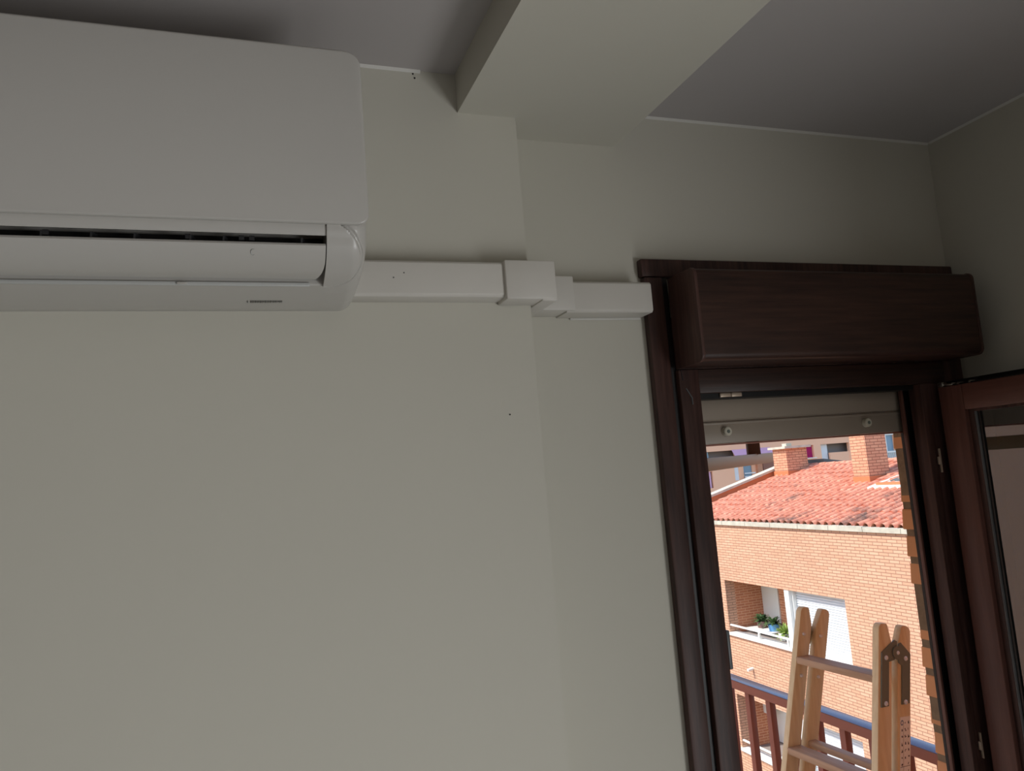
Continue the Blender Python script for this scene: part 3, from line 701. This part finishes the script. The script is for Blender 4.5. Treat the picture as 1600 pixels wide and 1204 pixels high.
# eave coping, roof, verge, ridge
m = MB(); random.seed(3); y = FY0
while y < FY1 + 0.1:
    L_ = 0.98; m.box(FX - 0.06, FX + 0.12, y, min(y + L_ - 0.012, FY1 + 0.1), EZ, EZ + 0.10 + random.uniform(-0.006, 0.006)); y += L_
m.build('eave_coping', M['coping'], nb)
TAN = 0.2628; RX = 16.72
def roof_z(x): return Z(-1.56) + TAN * (x - FX)
m = MB(); P_ = 0.225; NC = int((FY1 - FY0) / P_); L_ = RX - FX - 0.02; rowsN = 13; rl_ = L_ / rowsN
nv = NC * 8
prev = None
for r_ in range(rowsN):
    for (t, lift) in ((0.0, 0.022), (1.0, 0.0)):
        x = FX + 0.02 + rl_ * (r_ + t)
        ring = []
        for j in range(nv + 1):
            ph = (j / 8.0) % 1.0; y = FY0 + j * P_ / 8
            h = 0.085 * math.sqrt(max(0, 1 - ((ph - 0.5) / 0.33) ** 2)) if abs(ph - 0.5) < 0.33 else -0.012 * math.cos((ph if ph < 0.5 else 1 - ph) / 0.17 * math.pi / 2)
            cidx = j // 8; jit = 0.012 * math.sin(cidx * 12.9 + r_ * 4.7)
            ring.append(m.bm.verts.new((x + (jit if 0.15 < ph < 0.85 else 0), y, roof_z(x) + h + lift)))
        if prev:
            for j in range(nv): m.bm.faces.new((prev[j], ring[j], ring[j + 1], prev[j + 1]))
        prev = ring
m.build('roof_tiles', M['tile'], nb)
FD = FX + 0.13
m = MB(); m.hexa([(FD, FY0, roof_z(FD) - 0.15), (RX, FY0, roof_z(RX) - 0.15), (RX, FY1, roof_z(RX) - 0.15), (FD, FY1, roof_z(FD) - 0.15),
                  (FD, FY0, roof_z(FD) - 0.03), (RX, FY0, roof_z(RX) - 0.03), (RX, FY1, roof_z(RX) - 0.03), (FD, FY1, roof_z(FD) - 0.03)])
m.hexa([(RX, FY0, roof_z(RX) - 0.15), (21.4, FY0, Z(-1.6)), (21.4, FY1, Z(-1.6)), (RX, FY1, roof_z(RX) - 0.15),
        (RX, FY0, roof_z(RX)), (21.4, FY0, Z(-1.5)), (21.4, FY1, Z(-1.5)), (RX, FY1, roof_z(RX))])
m.build('roof_deck', M['render2'], nb)
m = MB()
yy = FY0
while yy < FY1 - 0.2: m.cyl((RX, yy, roof_z(RX) + 0.0), (RX, yy + 0.42, roof_z(RX) + 0.0), 0.10, 0.085, n=12); yy += 0.4
m.build('ridge_tiles', M['tile'], nb)
def sloped(x0, x1, y0, y1, a, b_): return [(x0, y0, roof_z(x0) + a), (x1, y0, roof_z(x1) + a), (x1, y1, roof_z(x1) + a), (x0, y1, roof_z(x0) + a), (x0, y0, roof_z(x0) + b_), (x1, y0, roof_z(x1) + b_), (x1, y1, roof_z(x1) + b_), (x0, y1, roof_z(x0) + b_)]
MB().hexa(sloped(FX, RX - 0.2, FY1 - 0.02, FY1 + 0.2, -0.2, 0.20)).build('verge_wall', M['chimbase'], nb)
MB().hexa(sloped(FX - 0.1, RX - 0.15, FY1 - 0.07, FY1 + 0.26, 0.20, 0.27)).build('verge_coping', M['coping'], nb)
# chimneys
def chimney(x0, x1, y0, y1, zb, zt, label, capped):
    c = bpy.data.objects.new('chimney', None); S.collection.objects.link(c); c.parent = nb; c.location = Vector((x0, y0, zb)) - nb.location; c['label'] = label
    bx('chimney_stack', M['chim'], c, x0, x1, y0, y1, zb + 0.28, zt)
    bx('chimney_base', M['chimbase'], c, x0 - 0.02, x1 + 0.02, y0 - 0.02, y1 + 0.02, zb - 0.25, zb + 0.28)
    if capped:
        m = MB(); m.box(x0 - 0.1, x1 + 0.1, y0 - 0.1, y1 + 0.1, zt, zt + 0.07); m.box(x0 + 0.2, x0 + 0.4, y0 + 0.2, y0 + 0.4, zt + 0.07, zt + 0.16); m.build('chimney_cap', M['coping'], c)
chimney(15.68, 16.45, 19.48, 20.10, Z(-0.68), Z(0.27), 'capped brick chimney at the far gable', True)
chimney(14.82, 15.48, 15.40, 15.92, Z(-0.90), Z(1.15), 'tall brick chimney', False)
# small roof hatch with white coping at the right, and grey flashing beyond the ridge
bx('hatch_wall', M['chimbase'], nb, 14.45, 15.9, 13.2, 14.85, roof_z(14.3) - 0.2, roof_z(14.5) + 0.14)
MB().hexa([(14.3, 13.0, Z(-0.93)), (16.2, 13.0, Z(-0.50)), (16.2, 14.98, Z(-0.50)), (14.3, 14.98, Z(-0.93)),
           (14.3, 13.0, Z(-0.86)), (16.2, 13.0, Z(-0.43)), (16.2, 14.98, Z(-0.43)), (14.3, 14.98, Z(-0.86))]).build('hatch_coping', M['white'], nb)
MB().hexa([(14.75, 13.3, Z(-0.755)), (15.9, 13.3, Z(-0.495)), (15.9, 14.7, Z(-0.495)), (14.75, 14.7, Z(-0.755)),
           (14.75, 13.3, Z(-0.735)), (15.9, 13.3, Z(-0.475)), (15.9, 14.7, Z(-0.475)), (14.75, 14.7, Z(-0.735))]).build('hatch_pane', M['slate'], nb)
MB().hexa([(16.9, 19.3, Z(-0.55)), (19.4, 19.3, Z(-0.75)), (19.4, 20.3, Z(-0.75)), (16.9, 20.3, Z(-0.55)),
           (16.9, 19.3, Z(-0.12)), (19.4, 19.3, Z(-0.50)), (19.4, 20.3, Z(-0.50)), (16.9, 20.3, Z(-0.12))]).build('ridge_flashing', M['slate'], nb)
# spout and small wall box on the facade
MB().cyl((FX - 0.16, 17.12, Z(-5.18)), (FX + 0.01, 17.12, Z(-5.16)), 0.035, n=12).build('water_spout', M['white'], nb, smooth=True)
bx('wall_box', M['white'], nb, 12.75, 12.98, 17.70, 17.949, Z(-6.55), Z(-6.28), bev=0.02)

# plants in the upper loggia
def plant(name, loc, r, col, label, cat, n=70, droop=0.2, pot=None, seed=1, emin=-0.3):
    random.seed(seed)
    p = empty(name, loc, label, cat)
    x, y, z = loc
    pm_ = MB(); pm_.cyl((x, y, z), (x, y, z + r * 0.55), r * 0.38, r * 0.5, n=20, bev=0.004); pm_.build('pot', pot, p, smooth=True)
    lm = MB()
    for i in range(n):
        a = random.uniform(0, 2 * math.pi); e = random.uniform(emin, 1.35) - droop; L_ = r * random.uniform(0.6, 1.15); w = r * 0.1
        b0 = Vector((x, y, z + r * 0.5)); d = Vector((math.cos(a) * math.cos(e), math.sin(a) * math.cos(e), math.sin(e)))
        side = d.cross(Vector((0, 0, 1))).normalized() * w; mid = b0 + d * L_ * 0.55 + Vector((0, 0, 0.05 * r)); tip = b0 + d * L_ - Vector((0, 0, L_ * droop))
        v = [lm.bm.verts.new(q) for q in (b0, mid + side, tip, mid - side)]; lm.bm.faces.new(v)
    lm.build('foliage', col, p)
bx('plant_shelf', M['white'], None, 12.40, 12.95, 16.78, 17.80, Z(-4.34), Z(-4.31), label='pale shelf inside the upper loggia carrying two potted plants', cat='shelf')
plant('potted_plant', (12.66, 16.98, Z(-4.309)), 0.30, M['leafg'], 'leafy plant in a light blue pot in the upper loggia', 'plant', pot=M['pot'], seed=4, emin=0.1)
plant('potted_plant', (12.70, 17.50, Z(-4.309)), 0.29, M['leafg'], 'dark bushy plant in a brown pot beside the blue pot', 'plant', n=110, pot=M['potb'], seed=5, emin=0.1)
plant('potted_plant', (12.55, 16.45, Z(-4.438)), 0.30, M['leafl'], 'light green trailing plant low behind the loggia rail', 'plant', droop=0.1, pot=M['white'], seed=6)

# ================================================================== FAR BUILDING
fb = empty('apartment_building', (40, 50, -12), 'peach rendered apartment block far behind the tiled roof', 'building')
YF = 50.0
wins = [('mag', 42.02, 42.93, -0.15, 0.82), ('w2', 43.645, 46.45, -0.84, 0.82), ('wr', 49.75, 51.2, -1.05, 1.35), ('lg', 32.2, 35.6, 0.22, 0.87),
        ('wh', 35.36, 35.74, -1.42, -0.43), ('bl', 36.17, 36.95, -1.46, -0.34), ('lo', 32.2, 33.42, -1.82, -0.60)]
xs = sorted({-60.0, 80.0} | {w[1] for w in wins} | {w[2] for w in wins}); zs_ = sorted({-14.0, 9.0} | {w[3] for w in wins} | {w[4] for w in wins})
m = MB()
for xa, xb in zip(xs, xs[1:]):
    for za, zb in zip(zs_, zs_[1:]):
        cx, cz = (xa + xb) / 2, (za + zb) / 2
        if any(w[1] < cx < w[2] and w[3] < cz < w[4] for w in wins): continue
        m.box(xa, xb, YF, YF + 0.25, E + za if za > -14 else -12, E + zb)
m.build('facade', M['render'], fb)
bx('far_wall', M['greyin'], fb, -60, 80, YF + 0.8, YF + 1.0, -12, Z(9))
m = MB()
NW = 24
m.grid(lambda u, v: (42.02 + 0.91 * u, YF + 0.2 + 0.03 * math.sin(u * 40), Z(-0.15 + 0.97 * v)), 60, 1)
m.build('curtain', M['magenta'], fb, smooth='all', label='magenta curtain')
bx('window_sill', M['white'], fb, 41.9, 43.05, YF - 0.12, YF, Z(-0.22), Z(-0.15))
bx('window_panel', M['shutw'], fb, 43.9, 44.5, YF + 0.3, YF + 0.4, Z(-0.84), Z(0.82))
bx('parapet', M['render'], fb, 44.5, 46.45, YF + 0.05, YF + 0.2, Z(-0.84), Z(0.12))
wf = MB(); wf.box(49.75, 51.2, YF + 0.05, YF + 0.12, Z(1.18), Z(1.35)); wf.box(50.25, 50.4, YF + 0.05, YF + 0.12, Z(-0.15), Z(1.18)); wf.box(49.75, 51.2, YF - 0.1, YF + 0.12, Z(-0.25), Z(-0.12))
wf.build('window_frame', M['white'], fb)
bx('window_pane', M['bluegl'], fb, 49.75, 51.2, YF + 0.2, YF + 0.3, Z(-1.05), Z(1.35))
m = MB()
for i in range(14): m.box(49.75 + i * 0.1, 49.78 + i * 0.1, YF - 0.1, YF - 0.06, Z(-1.05), Z(-0.25))
m.build('window_railing', M['white'], fb)
bx('window_pane', M['bluegl'], fb, 32.2, 33.4, YF + 0.3, YF + 0.4, Z(0.22), Z(0.87))
bx('window_panel', M['shutw'], fb, 35.36, 35.74, YF + 0.04, YF + 0.1, Z(-1.42), Z(-0.43))
bx('window_pane', M['bluegl'], fb, 36.17, 36.95, YF + 0.1, YF + 0.2, Z(-1.46), Z(-0.34))
m = MB(); m.box(36.1, 37.0, YF - 0.3, YF - 0.2, Z(-0.98), Z(-0.90)); m.box(36.1, 37.0, YF - 0.3, YF - 0.2, Z(-1.45), Z(-1.15))
m.build('balcony_rail', M['shutw'], fb)
bx('brick_pilaster', M['chim'], fb, 37.3, 37.75, YF - 0.25, YF - 0.001, Z(-2.2), Z(0.25))
bx('brown_panel', M['render2'], fb, 37.85, 39.1, YF - 0.2, YF - 0.001, Z(-2.2), Z(0.25))
bx('mauve_panel', M['mauve'], fb, 32.3, 33.3, YF + 0.1, YF + 0.2, Z(-1.82), Z(-0.6))
MB().hexa([(34.9, YF - 1.0, Z(0.28)), (38.8, YF - 1.0, Z(0.28)), (38.8, YF, Z(0.85)), (35.3, YF, Z(0.85)),
           (34.9, YF - 1.0, Z(0.33)), (38.8, YF - 1.0, Z(0.33)), (38.8, YF, Z(0.90)), (35.3, YF, Z(0.90))]).build('window_awning', M['mauve'], fb, label='pale mauve awning')

# block on the left of the courtyard, seen only in the leaf's glass
lw = empty('rendered_building', (-14, 12, -12), 'peach rendered building left of the courtyard, seen reflected in the door glass', 'building')
bx('facade', M['render'], lw, -30, -2.5, 13, 17, -12, Z(4.5))
for xx in (-24.0, -17.0, -10.0): bx('window_shutter', M['shutw'], lw, xx, xx + 1.2, 12.94, 13.0, Z(-2.2), Z(-0.9))
bx('courtyard_ground', M['asphalt'], None, -60, 90, YO, 60, -12.3, -12.0, kind='structure')
